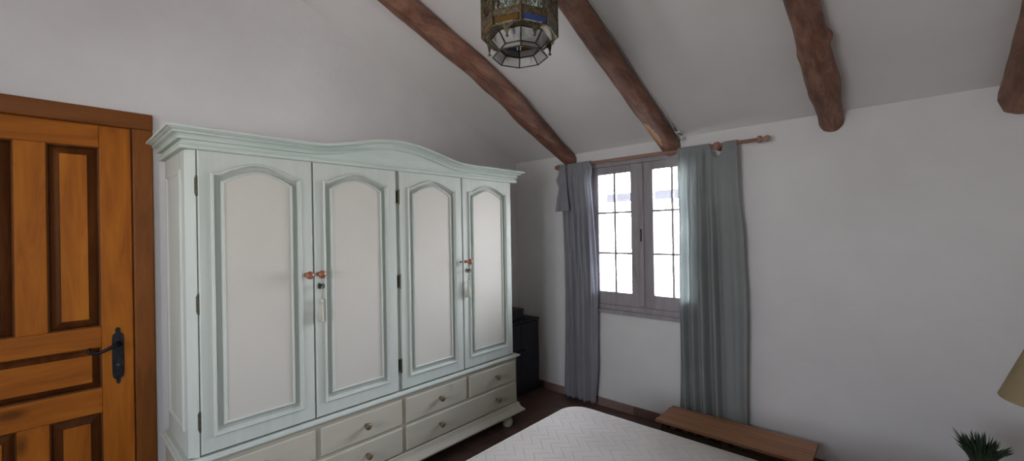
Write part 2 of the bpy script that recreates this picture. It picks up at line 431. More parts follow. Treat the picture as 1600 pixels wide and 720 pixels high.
# ------------------------------------------------------------------ WINDOW
def window(name, x0, x1, z0, z1, yf, out_dir, muntin_rows, mat, sill_in=True, rot=None):
    """two casements; yf = plane of the inner face, out_dir = +1 towards outside along y"""
    root = thing(name, None, None, ((x0 + x1) / 2, yf, z0), kind='structure')
    d = out_dir; Y = lambda a: yf + d * a
    def bx(bm, a, b, c, e, y0, y1, bev=.003):
        box(bm, a, b, min(Y(y0), Y(y1)), max(Y(y0), Y(y1)), c, e, bev)
    bm = nb()
    f = .038
    bx(bm, x0, x0 + f, z0, z1, -.008, .06); bx(bm, x1 - f, x1, z0, z1, -.008, .06)
    bx(bm, x0 + f, x1 - f, z1 - f, z1, -.008, .06); bx(bm, x0 + f, x1 - f, z0, z0 + f, -.008, .06)
    finish('window_frame', bm, mat, root)
    bm = nb(); bx(bm, x0 - .03, x1 + .03, z0 - .035, z0 - .001, -.03, -.001, .004) if sill_in else None
    if sill_in: finish('window_sill', bm, mat, root)
    else: bm.free()
    mid = (x0 + x1) / 2
    for a, b, s in ((x0 + f + .001, mid - .001, 0), (mid + .001, x1 - f - .001, 1)):
        sa, sb = (.046, .094) if s == 0 else (.094, .046)
        zb, zt = z0 + f + .001, z1 - f - .001
        g0, g1 = zb + .106, zt - .064
        bm = nb()
        bx(bm, a, a + sa, zb, zt, .006, .048); bx(bm, b - sb, b, zb, zt, .006, .048)
        bx(bm, a + sa, b - sb, zb, g0, .006, .048); bx(bm, a + sa, b - sb, g1, zt, .006, .048)
        cs = finish('casement', bm, mat, root)
        bm = nb(); xc = (a + sa + b - sb) / 2
        bx(bm, xc - .0085, xc + .0085, g0, g1, .018, .034, 0)
        for r in muntin_rows: bx(bm, a + sa, b - sb, r - .0085, r + .0085, .016, .036, 0)
        finish('muntin', bm, mat, cs)
        bm = nb(); bx(bm, a + sa + .0005, b - sb - .0005, g0 + .0005, g1 - .0005, .024, .028, 0)
        finish('pane', bm, M['pane'], cs)
    bm = nb(); bx(bm, mid - .021, mid + .021, z0 + f + .01, z1 - f - .01, -.010, .005, .004); finish('meeting_cover', bm, mat, root)
    bm = nb(); lathe(bm, (mid, Y(-.008), 1.42), [(.007, 0), (.007, .10)], 10, 'z'); finish('window_bolt', bm, M['iron'], root)
    if rot: root.matrix_world = rot
    return root
window('window_1', WX0, WX1, WZ0, WZ1, YW, 1, (1.664, 1.319), M['frame_wood'])
window('added_fill_window_front', PX0, PX1, PZ0, PZ1, YB, -1, (1.40, 1.75), M['frame_wood'])  # added behind the camera, unseen, only to let in fill light
qw = (QY1 - QY0) / 2
window('added_fill_window_right', -qw, qw, QZ0, QZ1, 0, 1, (1.40, 1.75), M['frame_wood'], rot=Matrix.Translation((XR, (QY0 + QY1) / 2, QZ0)) @ Matrix.Rotation(-PI / 2, 4, 'Z'))  # unseen window made up to brighten the left wall and wardrobe

# ------------------------------------------------------------------ WARDROBE
wr = thing('wardrobe', 'large pale mint and cream painted wardrobe with four arched panel doors and drawers', 'wardrobe', (.42, 1.445, 0))
XB = .18
Y0, Y1 = .405, 2.482
FX = XF - .022       # carcass front behind the doors
bm = nb()
c = .026
prism(bm, [(XB, Y0), (FX - c + .012, Y0), (FX + .012, .441), (FX - .004, .4425), (FX - .004, 2.453), (FX + .012, 2.4545), (FX - c + .012, Y1), (XB, Y1)], 1.902, 'z', .560)
finish('carcass', bm, M['mint'], wr)
# side panels with recessed field
for s, y in ((-1, Y0), (1, Y1)):
    bm = nb()
    a0, a1, b0, b1 = XB + .06, FX - .075, .66, 1.82
    def ring(d, h): return [(a0 + d, y + s * h, b0 + d), (a1 - d, y + s * h, b0 + d), (a1 - d, y + s * h, b1 - d), (a0 + d, y + s * h, b1 - d)]
    loft(bm, [ring(0, 0), ring(.002, .008), ring(.014, .009), ring(.026, .002), ring(.030, .0035)], True, (False, True))
    finish('side_panel', bm, M['mint'], wr)
def arch(yc, w, o, n=40):
    """closed outline of the arched panel inset by o: bottom-left, left side up the arch, bottom-right"""
    zb, zs, za = .637, 1.803, 1.858
    pts = [(yc - w + o, zb + o)]
    zsd, zap = zs - o * .95, za - o * .9
    sh = max(0., .16 * (1 - o / .045))        # little square shoulders fade towards the inside
    for i in range(n + 1):
        t = -1 + 2 * i / n; a = abs(t)
        if a >= 1 - sh: zz = zsd
        else:
            q = a / (1 - sh); bl = (1 - q ** 1.75) * (1 - .18 * q * q * (1 - q)); zz = zsd + (zap - zsd) * bl
        pts.append((yc + t * (w - o), zz))
    pts.append((yc + w - o, zb + o))
    return pts
doors = [(.446, .932), (.941, 1.428), (1.456, 1.948), (1.957, 2.450)]
DT = 1.8985; DB = .5685
for k, (a, b) in enumerate(doors):
    yc = (a + b) / 2 - (.004 if k < 2 else 0); w = .191
    bm = nb(); n = 40
    def rect(x, e=0):
        pts = [(a + e, DB + e)] + [(a + e + (b - a - 2 * e) * i / n, DT - e) for i in range(n + 1)] + [(b - e, DB + e)]
        return [(x, y, z) for y, z in pts]
    def al(o, x): return [(x, y, z) for y, z in arch(yc, w, o, n)]
    X = XF
    loft(bm, [rect(FX + .001), rect(X - .004), rect(X, .004), al(-.002, X), al(.0, X + .006), al(.003, X + .0085), al(.008, X + .007), al(.012, X - .003)], True, (True, False))
    dr = finish('door', bm, M['mint'], wr)
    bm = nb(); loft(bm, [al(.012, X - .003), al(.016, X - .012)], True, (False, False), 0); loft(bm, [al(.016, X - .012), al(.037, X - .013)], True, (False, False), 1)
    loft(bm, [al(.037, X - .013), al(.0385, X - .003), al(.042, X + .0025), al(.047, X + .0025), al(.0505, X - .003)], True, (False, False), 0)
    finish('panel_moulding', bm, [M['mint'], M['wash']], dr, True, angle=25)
    bm = nb(); loft(bm, [al(.0505, X - .003), al(.053, X - .003)], True, (False, True))
    finish('door_panel', bm, M['cream'], dr)
    # hinges on the outer stile
    hy = a - .004 if k in (0, 2) else b + .004
    for z in (1.742, 1.226, .715):
        bm = nb(); lathe(bm, (FX + .016 if k in (0, 2) else FX + .010, hy, z - .042), [(.002, -.004), (.0045, 0), (.0045, .027), (.0038, .028), (.0045, .029), (.0045, .056), (.0038, .057), (.0045, .058), (.0045, .084), (.002, .088)], 10)
        if k in (0, 2): box(bm, FX + .0, FX + .015, hy - .0105 if k == 2 else hy - .006, hy - .003, z - .036, z + .036)
        finish('hinge', bm, M['hinge'], dr)
    if k != 2:
        ky = {0: .897, 1: .958, 3: 1.978}[k]; kz = 1.315
        bm = nb(); lathe(bm, (X, ky, kz), [(.012, 0), (.011, .003), (.0075, .008), (.007, .024), (.011, .030), (.0175, .036), (.0205, .044), (.0195, .052), (.014, .059), (.006, .062)], 20, 'x')
        finish('knob', bm, M['knob'], dr, True)
    else:
        bm = nb(); lathe(bm, (X, 1.928, 1.315), [(.005, 0), (.005, .008), (.003, .009)], 10, 'x')
        tag(finish('screw', bm, M['iron'], dr), 'bare dark screw where the knob is missing')
    if k in (1, 3):
        ky = {1: .962, 3: 1.984}[k]
        bm = nb(); prism(bm, [(ky + .009 * math.cos(t * PI / 8), 1.252 + .016 * math.sin(t * PI / 8)) for t in range(16)], X + .003, 'x', X)
        finish('keyhole_plate', bm, M['hinge'], dr)
# keys with tassels, pushed into the keyholes
for ky, lab in ((.962, 'key with long beige tassel hanging in the wardrobe door second from left'), (1.984, 'key with grey beige tassel hanging in the rightmost wardrobe door')):
    kr = thing('key', lab, 'key', (XF + .003, ky, 1.252), 'keys left in the wardrobe doors')
    bm = nb(); lathe(bm, (XF + .0035, ky, 1.252), [(.0035, 0), (.0035, .022)], 10, 'x')
    for s in (-1, 1):
        tube(bm, [(XF + .026 + .001, ky + s * (.0065 + .006 * math.cos(t * PI / 6)), 1.252 + .011 * math.sin(t * PI / 6)) for t in range(13)], .0026, 6)
    finish('key_bow', bm, M['iron'], kr, True)
    bm = nb(); tube(bm, [(XF + .030, ky, 1.250), (XF + .028, ky - .001, 1.22), (XF + .020, ky + .001, 1.175)], .0018, 6); finish('cord', bm, M['silk'], kr)
    bm = nb(); lathe(bm, (XF + .018, ky, 1.068), [(.014, 0), (.0145, .004), (.012, .05), (.008, .085), (.006, .092), (.0105, .098), (.012, .107), (.009, .116), (.003, .119)], 18)
    finish('tassel', bm, M['silk'], kr, True)
# cornice with the raised arch
def arch_a(y):
    d = abs(y - 1.44)
    return 0 if d >= .52 else .082 * (.5 * (1 + math.cos(PI * d / .52))) ** .85
low = [(.0, 1.898), (.022, 1.898), (.026, 1.902), (.026, 1.910), (.020, 1.912), (.020, 1.915), (.024, 1.917), (.024, 1.921), (.012, 1.924)]
crown = [(.012, 1.936), (.030, 1.936), (.034, 1.939), (.034, 1.943), (.025, 1.945), (.026, 1.949), (.034, 1.956), (.045, 1.960), (.050, 1.961), (.050, 1.9655), (.043, 1.967), (.050, 1.971), (.062, 1.974), (.062, 1.976), (.072, 1.977), (.072, 1.986), (.0, 1.986)]
stations = []
ys0, ys1 = Y0, Y1
stations.append((XB, ys0, 0, -1, 0)); stations.append((FX + .012, ys0, 1, -1, 0))
for i in range(97):
    y = ys0 + .02 + (ys1 - ys0 - .04) * i / 96
    stations.append((FX + .012, y, 1, 0, arch_a(y)))
stations.append((FX + .012, ys1, 1, 1, 0)); stations.append((XB, ys1, 0, 1, 0))
rings = []
for x, y, dx, dy, a in stations:
    r = [(x + dx * d, y + dy * d, z) for d, z in low] + [(x + dx * d, y + dy * d, z + a) for d, z in crown]
    rings.append(r)
bm = nb(); loft(bm, rings, False)
# close the top and the back
finish('cornice', bm, M['mint_h'], wr, True, angle=14)
bm = nb()
prism(bm, [(ys0 + .01, 1.9025)] + [(ys1 - .01, 1.9025)] + [(ys1 - .01 - (ys1 - ys0 - .02) * i / 60, 1.984 + arch_a(ys1 - .01 - (ys1 - ys0 - .02) * i / 60)) for i in range(61)], FX + .014, 'x', FX - .01)
finish('pediment', bm, M['mint'], wr)
bm = nb(); box(bm, XB, FX - .012, Y0 + .01, Y1 - .01, 1.903, 1.95); finish('top_board', bm, M['mint'], wr)
# middle moulding, drawer base
B0, B1 = .390, 2.490
def band(prof, xf, y0, y1, name, mat, xb=XB):
    st = [(xb, y0, 0, -1), (xf, y0, 1, -1), (xf, y1, 1, 1), (xb, y1, 0, 1)]
    bm = nb(); loft(bm, [[(x + dx * d, y + dy * d, z) for d, z in prof] for x, y, dx, dy in st], True, (True, True))
    return finish(name, bm, mat, wr)
band([(-.02, .532), (.004, .532), (.008, .537), (.018, .541), (.020, .547), (.018, .553), (.006, .556), (.002, .5595), (-.02, .5595)], XF, B0, B1, 'middle_moulding', M['mint'])
bm = nb(); box(bm, XB, XF - .006, B0, B1, .185, .5315, .002); finish('drawer_case', bm, M['drawer'], wr)
band([(-.02, .108), (.030, .108), (.042, .114), (.044, .124), (.036, .132), (.026, .140), (.016, .154), (.010, .170), (.008, .180), (.0, .1845), (-.02, .1845)], XF, B0, B1, 'base_moulding', M['drawer'])
for x, y in ((XF - .045, B1 - .07), (XF - .045, B0 + .07), (XB + .06, B1 - .07), (XB + .06, B0 + .07)):
    bm = nb(); lathe(bm, (x, y, 0), [(.022, 0), (.034, .008), (.041, .030), (.040, .048), (.030, .064), (.022, .072), (.024, .080), (.034, .088), (.036, .107)], 24)
    finish('foot', bm, M['drawer'], wr, True)
def drawer(y0, y1, z0, z1, knobs):
    bm = nb()
    def ring(d, x): return [(x, y0 + d, z0 + d), (x, y1 - d, z0 + d), (x, y1 - d, z1 - d), (x, y0 + d, z1 - d)]
    loft(bm, [ring(0, XF - .0055), ring(0, XF + .002), ring(.006, XF + .008)])
    d = finish('drawer', bm, M['drawer'], wr)
    for ky in knobs:
        bm = nb(); lathe(bm, (XF + .008, ky, (z0 + z1) / 2 + .005), [(.011, 0), (.009, .004), (.007, .010), (.009, .016), (.0175, .022), (.019, .029), (.016, .036), (.007, .040)], 18, 'x')
        finish('knob', bm, M['knob_dull'], d, True)
for a, b, ky in ((.412, .928, .69), (.958, 1.444, 1.207), (1.474, 1.962, 1.73), (1.988, 2.468, 2.25)):
    drawer(a, b, .360, .512, [ky])
drawer(.412, 1.444, .192, .344, [.69, 1.212]); drawer(1.474, 2.468, .192, .344, [1.727, 2.25])

# ------------------------------------------------------------------ DARK CABINET in the corner
cb = thing('low_cabinet', 'low dark blue-black cabinet in the corner between wardrobe and curtain', 'cabinet', (.16, 2.95, 0))
CY0, CY1, CX, CZ = 2.66, 3.205, .300, .690
bm = nb(); box(bm, .02, CX - .018, CY0 + .01, CY1 - .01, .0, CZ - .022, .004); finish('body', bm, M['cabinet'], cb)
bm = nb(); box(bm, .02, CX + .004, CY0, CY1, CZ - .021, CZ, .006); finish('top', bm, M['cabinet'], cb)
for y0, y1, s in ((CY0 + .014, (CY0 + CY1) / 2 - .002, -1), ((CY0 + CY1) / 2 + .002, CY1 - .014, 1)):
    bm = nb(); box(bm, CX - .0175, CX, y0, y1, .05, CZ - .026, .003)
    d = finish('door', bm, M['cabinet'], cb)
    bm = nb(); lathe(bm, (CX, (y1 - .03) if s < 0 else (y0 + .03), .42), [(.008, 0), (.005, .006), (.010, .014), (.008, .02), (.002, .022)], 12, 'x'); finish('knob', bm, M['black_plastic'], d, True)
sb = thing('small_box', 'small black box standing on the dark corner cabinet', 'box', (.17, 2.99, CZ))
bm = nb(); box(bm, .09, .235, 2.80, 3.05, CZ + .001, CZ + .075, .008); finish('body', bm, M['black_plastic'], sb)
bm = nb(); box(bm, .086, .239, 2.796, 3.054, CZ + .0755, CZ + .098, .006); finish('lid', bm, M['black_plastic'], sb)

# ------------------------------------------------------------------ CEILING LOGS
def log(label, pts, r, bumps=(), seed=0, patch=None):
    """pts: (x, y) centre line; the log hangs under the ceiling plane and enters the wall at the low end"""
    n = 36; rings = []
    ya, yb = -.33, YW + .02
    cnt = 200
    cosn = math.cos(math.atan(SL))
    for i in range(cnt + 1):
        y = ya + (yb - ya) * i / cnt
        ps = pts
        if y <= ps[0][0]: x = ps[0][1] + (ps[0][0] - y) * .02
        elif y >= ps[-1][0]: x = ps[-1][1]
        else:
            for p, q in zip(ps, ps[1:]):
                if p[0] <= y <= q[0]:
                    t = (y - p[0]) / (q[0] - p[0]); t = t * t * (3 - 2 * t) * .5 + t * .5; x = p[1] + (q[1] - p[1]) * t; break
        rr = r(y) if callable(r) else r
        zc = ceil_z(y) - (rr * .80) / cosn
        ring = []
        T = Vector((0, 1, -SL)).normalized(); Sx = Vector((1, 0, 0)); Uz = Sx.cross(T)
        for k in range(n):
            a = 2 * PI * k / n
            d = 1 + .03 * noise.noise(Vector((math.cos(a) * 1.3, y * 3.1 + seed * 7, math.sin(a) * 1.3))) * 2 + .022 * noise.noise(Vector((math.cos(a) * 4, y * 9 + seed, math.sin(a) * 4))) * 2
            for (by, ba, bh, bw) in bumps:
                da = math.atan2(math.sin(a - ba), math.cos(a - ba))
                d += bh * math.exp(-((y - by) / bw) ** 2 - (da / .55) ** 2)
            p = Vector((x, y, zc)) + (Sx * math.cos(a) + Uz * math.sin(a)) * rr * d
            p.y = min(p.y, YW + .05)
            ring.append(p)
        rings.append(ring)
    bm = nb(); loft(bm, rings)
    if patch:
        for f in bm.faces:
            c = f.calc_center_median()
            if patch[0] - .05 < c.y < patch[1] + .05 and len(f.verts) == 4:
                zc = ceil_z(c.y) - .07 * .8 / cosn; a = math.atan2(c.z - zc, c.x - pts[-1][1])
                e = ((c.y - (patch[0] + patch[1]) / 2) / ((patch[1] - patch[0]) / 2)) ** 2 + (math.atan2(math.sin(a - patch[2]), math.cos(a - patch[2])) / patch[3]) ** 2
                if e + .5 * noise.noise(c * 40) < 1: f.material_index = 1
    xm = pts[-1][1]
    o = finish('ceiling_beam', bm, [M['log'], M['bare']], None, True, org=(xm, YW, ceil_z(YW) - .1))
    return tag(o, label, 'beam', 'rough log beams under the sloping ceiling')
# Uz points so that angle 0 = +x (right in the picture), PI = left
b1 = log('crooked reddish log beam ending above the left curtain, nearest the wardrobe', [(1.3, .727), (1.72, .742), (2.0, .765), (2.3, .757), (2.55, .722), (3.16, .672)], lambda y: .078 - .016 * sm(y, 2.5, 3.2),
    [(2.18, PI, .22, .12), (2.45, 0, .22, .13), (1.95, PI, .14, .08), (2.75, 0, .10, .1)], 1)
b2 = log('log beam ending above the window, with a bare pale patch near its end', [(1.6, 1.64), (1.86, 1.635), (2.29, 1.622), (2.8, 1.608), (3.2, 1.600)], lambda y: .066 + .004 * sm(y, 2.6, 3.1),
    [(2.72, PI, .12, .1), (2.2, 0, .08, .1)], 2, (2.82, 3.10, -PI * .60, .52))
b3 = log('knotty log beam ending on bare wall right of the curtain rod', [(1.9, 2.572), (2.31, 2.577), (2.55, 2.583), (2.86, 2.588), (3.2, 2.588)], lambda y: .063 + .010 * sm(y, 2.45, 2.8) - .012 * sm(y, 2.9, 3.15),
    [(2.55, 0, .32, .03), (2.63, PI, .10, .04), (2.86, 0, .10, .09), (2.95, PI, .06, .06)], 3)
b4 = log('thick log beam cut off by the right edge of the photo', [(1.9, 3.345), (2.6, 3.345), (3.2, 3.345)], lambda y: .084, [], 4)
# cable along the second log, with its loose connector at the wall
cbl = thing('cable', 'thin grey cable running down the beam above the window to a small connector', 'cable', (1.69, 3.1, 2.2))
bm = nb()
tube(bm, [(1.70 - .012 * (y - 1.7) + .004 * math.sin(y * 9), y, ceil_z(y) - .008) for y in [1.2 + .1 * i for i in range(20)]], .0045, 6)
finish('wire', bm, M['white_plastic'], cbl, True)
bm = nb(); box(bm, 1.678, 1.712, 3.12, 3.155, ceil_z(3.14) - .036, ceil_z(3.14) - .018, .003); box(bm, 1.70, 1.716, 3.158, 3.182, 2.175, 2.20, .003)
finish('connector', bm, M['white_plastic'], cbl)
bm = nb(); tube(bm, [(1.682, 3.10, ceil_z(3.1) - .012), (1.70, 3.13, 2.215), (1.715, 3.16, 2.205), (1.70, 3.17, 2.175), (1.685, 3.165, 2.165)], .003, 6); tag(finish('loose_wire', bm, M['iron'], cbl, True), 'dark loose wire end')

# ------------------------------------------------------------------ CURTAIN ROD AND CURTAINS
RY, RZ = 3.163, 2.094
rod = thing('curtain_rod', 'thin reddish wooden curtain rod with turned finial above the window', 'curtain rod', (1.43, RY, RZ))
bm = nb(); lathe(bm, (.585, RY, RZ), [(.0125, 0), (.0125, 1.63)], 16, 'x'); finish('pole', bm, M['rod'], rod, True)
bm = nb(); lathe(bm, (2.200, RY, RZ), [(.013, 0), (.013, .004), (.023, .006), (.025, .014), (.025, .022), (.022, .028), (.012, .032), (.011, .040), (.017, .045), (.021, .054), (.021, .064), (.016, .072), (.006, .075)], 20, 'x'); finish('finial', bm, M['rod'], rod, True)
bm = nb(); lathe(bm, (.585, RY, RZ), [(.010, -.03), (.018, -.024), (.018, -.012), (.011, -.008), (.012, 0)], 16, 'x'); finish('finial', bm, M['rod'], rod, True)
for bx_ in (1.952, .60):
    bm = nb(); lathe(bm, (bx_ - .018, RY, RZ - .004), [(.016, 0), (.026, .003), (.028, .014), (.028, .024), (.026, .033), (.016, .036)], 20, 'x')
    lathe(bm, (bx_, RY + .01, RZ - .006), [(.012, 0), (.012, .05), (.026, .055), (.026, .0695)], 16, 'y')
    finish('bracket', bm, M['rod'], rod, True)

def curtain(name, label, left, right, ztop, zbot, phases, amp, mat, top_fn=None, parent=None, yoff=0, nx=150, nz=90, org=None, cat=None, group=None):
    bm = nb(); G = []
    nw = 8 if parent is None else 0
    for j in range(nw):            # the pocket wraps over the rod from behind
        th_ = math.radians(-50 + 215 * j / nw); row = []
        for i in range(nx + 1):
            u = i / nx; zt_ = top_fn(u) if top_fn else ztop
            x = left(zt_) + (right(zt_) - left(zt_)) * u
            if zt_ > 2.10: row.append(bm.verts.new((x, RY + .0185 * math.cos(th_), RZ + .0195 * math.sin(th_))))
            else: row.append(bm.verts.new((x, RY - .022 - .0002 * j, zt_ + .0005 * (nw - j))))
        G.append(row)
    for j in range(nz + 1):
        row = []
        for i in range(nx + 1):
            u = i / nx
            zt_ = top_fn(u) if top_fn else ztop
            zt_ = min(zt_, RZ) if nw else zt_
            v = (j / nz) ** 1.15
            z = zt_ + (zbot - zt_) * v
            x = left(z) + (right(z) - left(z)) * u
            k_ = sm(RZ - z, 0, .07) if nw else 1
            off = (-.021 - .012 * k_ * (1 - sm(RZ - z, .07, .5)) + .021 * sm(RZ - z, .07, .5)) if nw else yoff
            y = RY + off + amp(z) * phases(u, z) * (.12 + .88 * k_)
            row.append(bm.verts.new((x, y, z)))
        G.append(row)
    nz = nz + nw
    for j in range(nz):
        for i in range(nx): bm.faces.new((G[j][i], G[j][i + 1], G[j + 1][i + 1], G[j + 1][i]))
    o = finish(name, bm, mat, parent, True, org=org or ((left(1) + right(1)) / 2, RY, zbot))
    sd = o.modifiers.new('thick', 'SOLIDIFY'); sd.thickness = .0022; sd.offset = 0
    if parent is None: tag(o, label, cat, group)
    return o
def interp(tab):
    def f(z):
        if z <= tab[0][0]: return tab[0][1]
        for p, q in zip(tab, tab[1:]):
            if z <= q[0]:
                t = (z - p[0]) / (q[0] - p[0]); t = t * t * (3 - 2 * t); return p[1] + (q[1] - p[1]) * t
        return tab[-1][1]
    return f
# left curtain: gathered, with the top folded over on its outer side
lc = curtain('curtain', 'blue-grey curtain left of the window, bunched with a folded over top corner', interp([(0, .607), (1.0, .622), (1.7, .628), (1.9, .628), (2.07, .632)]),
    interp([(0, .93), (.4, .955), (1.0, .965), (1.7, .945), (1.95, .945), (2.03, .965), (2.11, .93)]), 2.112, .03,
    lambda u, z: math.sin(2 * PI * (5.2 * u + .15 * math.sin(z * 2.1))) * .55 + .35 * math.sin(2 * PI * (11 * u + .3 * z)) * (z / 2.1) + .35 * math.sin(2 * PI * 2.3 * u + 1),
    lambda z: .014 + .018 * sm(-z, -2.0, -1.2), M['curtain_grey'], cat='curtain', org=(.78, RY, .03))
fl = curtain('folded_corner', '', interp([(1.68, .585), (1.78, .600), (1.90, .625), (1.97, .600), (2.03, .625), (2.09, .640)]), interp([(1.68, .740), (1.9, .720), (2.09, .705)]), 2.108, 1.69,
    lambda u, z: math.sin(2 * PI * (1.6 * u)) * .6, lambda z: .010, M['curtain_grey'], parent=lc, yoff=-.052, nx=40, nz=40, org=(0, 0, 0))
# right curtain: rod pocket on the left, a scoop at the bracket, one tab at the right
def rtop(u):
    x = 1.684 + (2.084 - 1.684) * u
    if x < 1.905: return 2.113
    if x < 1.918: return 2.113 + (2.052 - 2.113) * (x - 1.905) / .013
    if x < 1.990:
        t = (x - 1.918) / .072; return 2.052 - .045 * math.sin(PI * min(t * 1.0, 1)) ** .7
    if x < 2.000: return 2.052 + (2.108 - 2.052) * (x - 1.990) / .010
    return 2.108
rc = curtain('curtain', 'grey-green curtain right of the window, with a scooped gap at the rod bracket', interp([(0, 1.655), (.98, 1.664), (1.7, 1.672), (2.11, 1.684)]),
    interp([(0, 2.105), (.25, 2.112), (.98, 2.125), (1.4, 2.115), (1.75, 2.092), (2.02, 2.088), (2.11, 2.084)]), 2.11, .03,
    lambda u, z: (math.sin(2 * PI * (6.2 * (u + .06 * math.sin(z * 1.3)))) * (1 - .78 * sm(u, .55, .70))) * .75 + .45 * math.sin(2 * PI * 1.9 * u + .5) - 1.0 * math.exp(-((u - (.56 + .05 * (1.4 - z))) / .035) ** 2) * sm(-z, -1.7, -.6) + .22 * math.sin(2 * PI * 15 * u) * (1 - sm(u, .5, .6)) * sm(z, 1.5, 2.0),
    lambda z: .015 + .020 * sm(-z, -2.0, -1.2), M['curtain'], top_fn=rtop, nx=240, cat='curtain', org=(1.88, RY, .03))

# ------------------------------------------------------------------ BENCH under the window wall
bn = thing('slatted_bench', 'low reddish wooden slatted bench against the wall under the right curtain', 'bench', (2.06, 2.95, 0))
BX0, BX1, BY0, BY1, BZ = 1.630, 2.512, 2.805, 3.105, .220
for k in range(7):
    w = (BY1 - BY0) / 7
    bm = nb(); box(bm, BX0 + .004 * math.sin(k * 2.3), BX1, BY0 + k * w + .0012, BY0 + (k + 1) * w - .0012, BZ - .020, BZ, .003)
    finish('slat', bm, M['bench'], bn)
for x in (BX0 + .06, (BX0 + BX1) / 2, BX1 - .06):
    bm = nb(); box(bm, x - .02, x + .02, BY0 + .015, BY1 - .015, BZ - .050, BZ - .0205, .002); finish('crosspiece', bm, M['bench_dark'], bn)
for x in (BX0 + .06, BX1 - .06):
    for y in (BY0 + .04, BY1 - .04):
        bm = nb(); box(bm, x - .018, x + .018, y - .018, y + .018, 0, BZ - .0505, .003); finish('leg', bm, M['bench_dark'], bn)
bm = nb(); box(bm, BX0 + .03, BX1 - .03, BY0 + .020, BY0 + .036, BZ - .085, BZ - .051, .002); finish('apron', bm, M['bench_dark'], bn)

# ------------------------------------------------------------------ BED
MX0, MX1, MY0, MY1, MZ0, MZ1 = 1.440, 3.345, .750, 2.103, .28, .500
def rrect(x0, x1, y0, y1, r, z, n=14):
    pts = []
    for cx, cy, a0 in ((x1 - r, y1 - r, 0), (x0 + r, y1 - r, PI / 2), (x0 + r, y0 + r, PI), (x1 - r, y0 + r, 1.5 * PI)):
        for i in range(n + 1):
            a = a0 + PI / 2 * i / n; pts.append((cx + r * math.cos(a), cy + r * math.sin(a), z))
    return pts
mt_ = thing('mattress', 'bare off-white quilted mattress with rounded corners in front of the wardrobe', 'mattress', ((MX0 + MX1) / 2, (MY0 + MY1) / 2, MZ0))
def mr(d, z): return rrect(MX0 + d, MX1 - d, MY0 + d, MY1 - d, .115 - d * .6, z)
bm = nb(); loft(bm, [mr(.02, MZ0), mr(.004, MZ0 + .008), mr(0, MZ0 + .03), mr(0, MZ1 - .03), mr(.003, MZ1 - .014), mr(.010, MZ1 - .005), mr(.03, MZ1), mr(.09, MZ1 + .003)])
finish('cover', bm, M['mattress'], mt_, True, angle=40)
for z in (MZ1 - .012, MZ0 + .012):
    bm = nb(); p = mr(.001, z); tube(bm, p + [p[0], p[1]], .0055, 8, False); finish('piping', bm, M['piping'], mt_, True)
bb = thing('bed_base', 'wooden bed base carrying the off-white mattress', 'bed base', ((MX0 + MX1) / 2, (MY0 + MY1) / 2, 0))
bm = nb(); box(bm, MX0 + .03, MX1 - .01, MY0 + .03, MY1 - .03, .16, MZ0 - .0005, .006); finish('frame', bm, M['bedwood'], bb)
for x in (MX0 + .12, MX1 - .1):
    for y in (MY0 + .12, MY1 - .12):
        bm = nb(); lathe(bm, (x, y, 0), [(.022, 0), (.028, .1595)], 16); finish('leg', bm, M['bedwood'], bb, True)

# ------------------------------------------------------------------ NIGHTSTAND, LAMP, PLANT
ns = thing('nightstand', 'brown nightstand beyond the bed carrying the plant and the lamp', 'nightstand', (3.3, 2.62, 0))
NX0, NX1, NY0, NY1, NZ = 3.06, 3.62, 2.38, 2.80, .395
bm = nb(); box(bm, NX0, NX1, NY0, NY1, NZ - .028, NZ, .005); finish('top', bm, M['nightwood'], ns)
bm = nb(); box(bm, NX0 + .02, NX1 - .02, NY0 + .02, NY1 - .015, .12, NZ - .0285, .003); finish('body', bm, M['nightwood'], ns)
bm = nb(); box(bm, NX0 + .04, NX1 - .04, NY0 + .004, NY0 + .0195, .15, NZ - .05, .003); d = finish('drawer', bm, M['nightwood'], ns)
bm = nb(); lathe(bm, (3.3, NY0 + .004, .28), [(.004, 0), (.006, -.006), (.012, -.014), (.010, -.021), (.002, -.023)], 14, 'y'); finish('knob', bm, M['knob'], d, True)
for x in (NX0 + .05, NX1 - .05):
    for y in (NY0 + .05, NY1 - .05):
        bm = nb(); box(bm, x - .02, x + .02, y - .02, y + .02, 0, .1195, .003); finish('leg', bm, M['nightwood'], ns)
LX, LY = 3.385, 2.70
lp = thing('table_lamp', 'table lamp with tan linen cone shade at the right edge of the photo', 'lamp', (LX, LY, NZ))
bm = nb(); lathe(bm, (LX, LY, NZ + .001), [(.07, 0), (.072, .012), (.04, .022), (.03, .040), (.055, .09), (.075, .15), (.07, .21), (.04, .265), (.02, .30), (.016, .32), (.016, .345)], 32); finish('base', bm, M['ceramic'], lp, True)
bm = nb(); lathe(bm, (LX, LY, NZ + .3465), [(.014, 0), (.018, .01), (.018, .06), (.012, .07)], 20); finish('socket', bm, M['hinge'], lp, True)
bm = nb(); lathe(bm, (LX, LY, NZ + .417), [(.012, 0), (.016, .02), (.03, .05), (.032, .07), (.022, .095), (.006, .105)], 20); finish('bulb', bm, M['bulb'], lp, True)
bm = nb()
sh = [(.200, .800), (.1985, .803), (.112, 1.035), (.1135, 1.038)]
loft(bm, [[(LX + r * math.cos(2 * PI * k / 64), LY + r * math.sin(2 * PI * k / 64), z) for k in range(64)] for r, z in sh + [(.110, 1.036), (.196, .803), (.200, .800)]], True, (False, False))
shd = finish('lamp_shade', bm, M['shade'], lp, True, angle=40)
bm = nb()
for a in (0, 2 * PI / 3, 4 * PI / 3): tube(bm, [(LX + .014 * math.cos(a), LY + .014 * math.sin(a), .80), (LX + .187 * math.cos(a), LY + .187 * math.sin(a), .825)], .0018, 6)
finish('shade_carrier', bm, M['hinge'], shd)
PX, PY = 3.128, 2.60
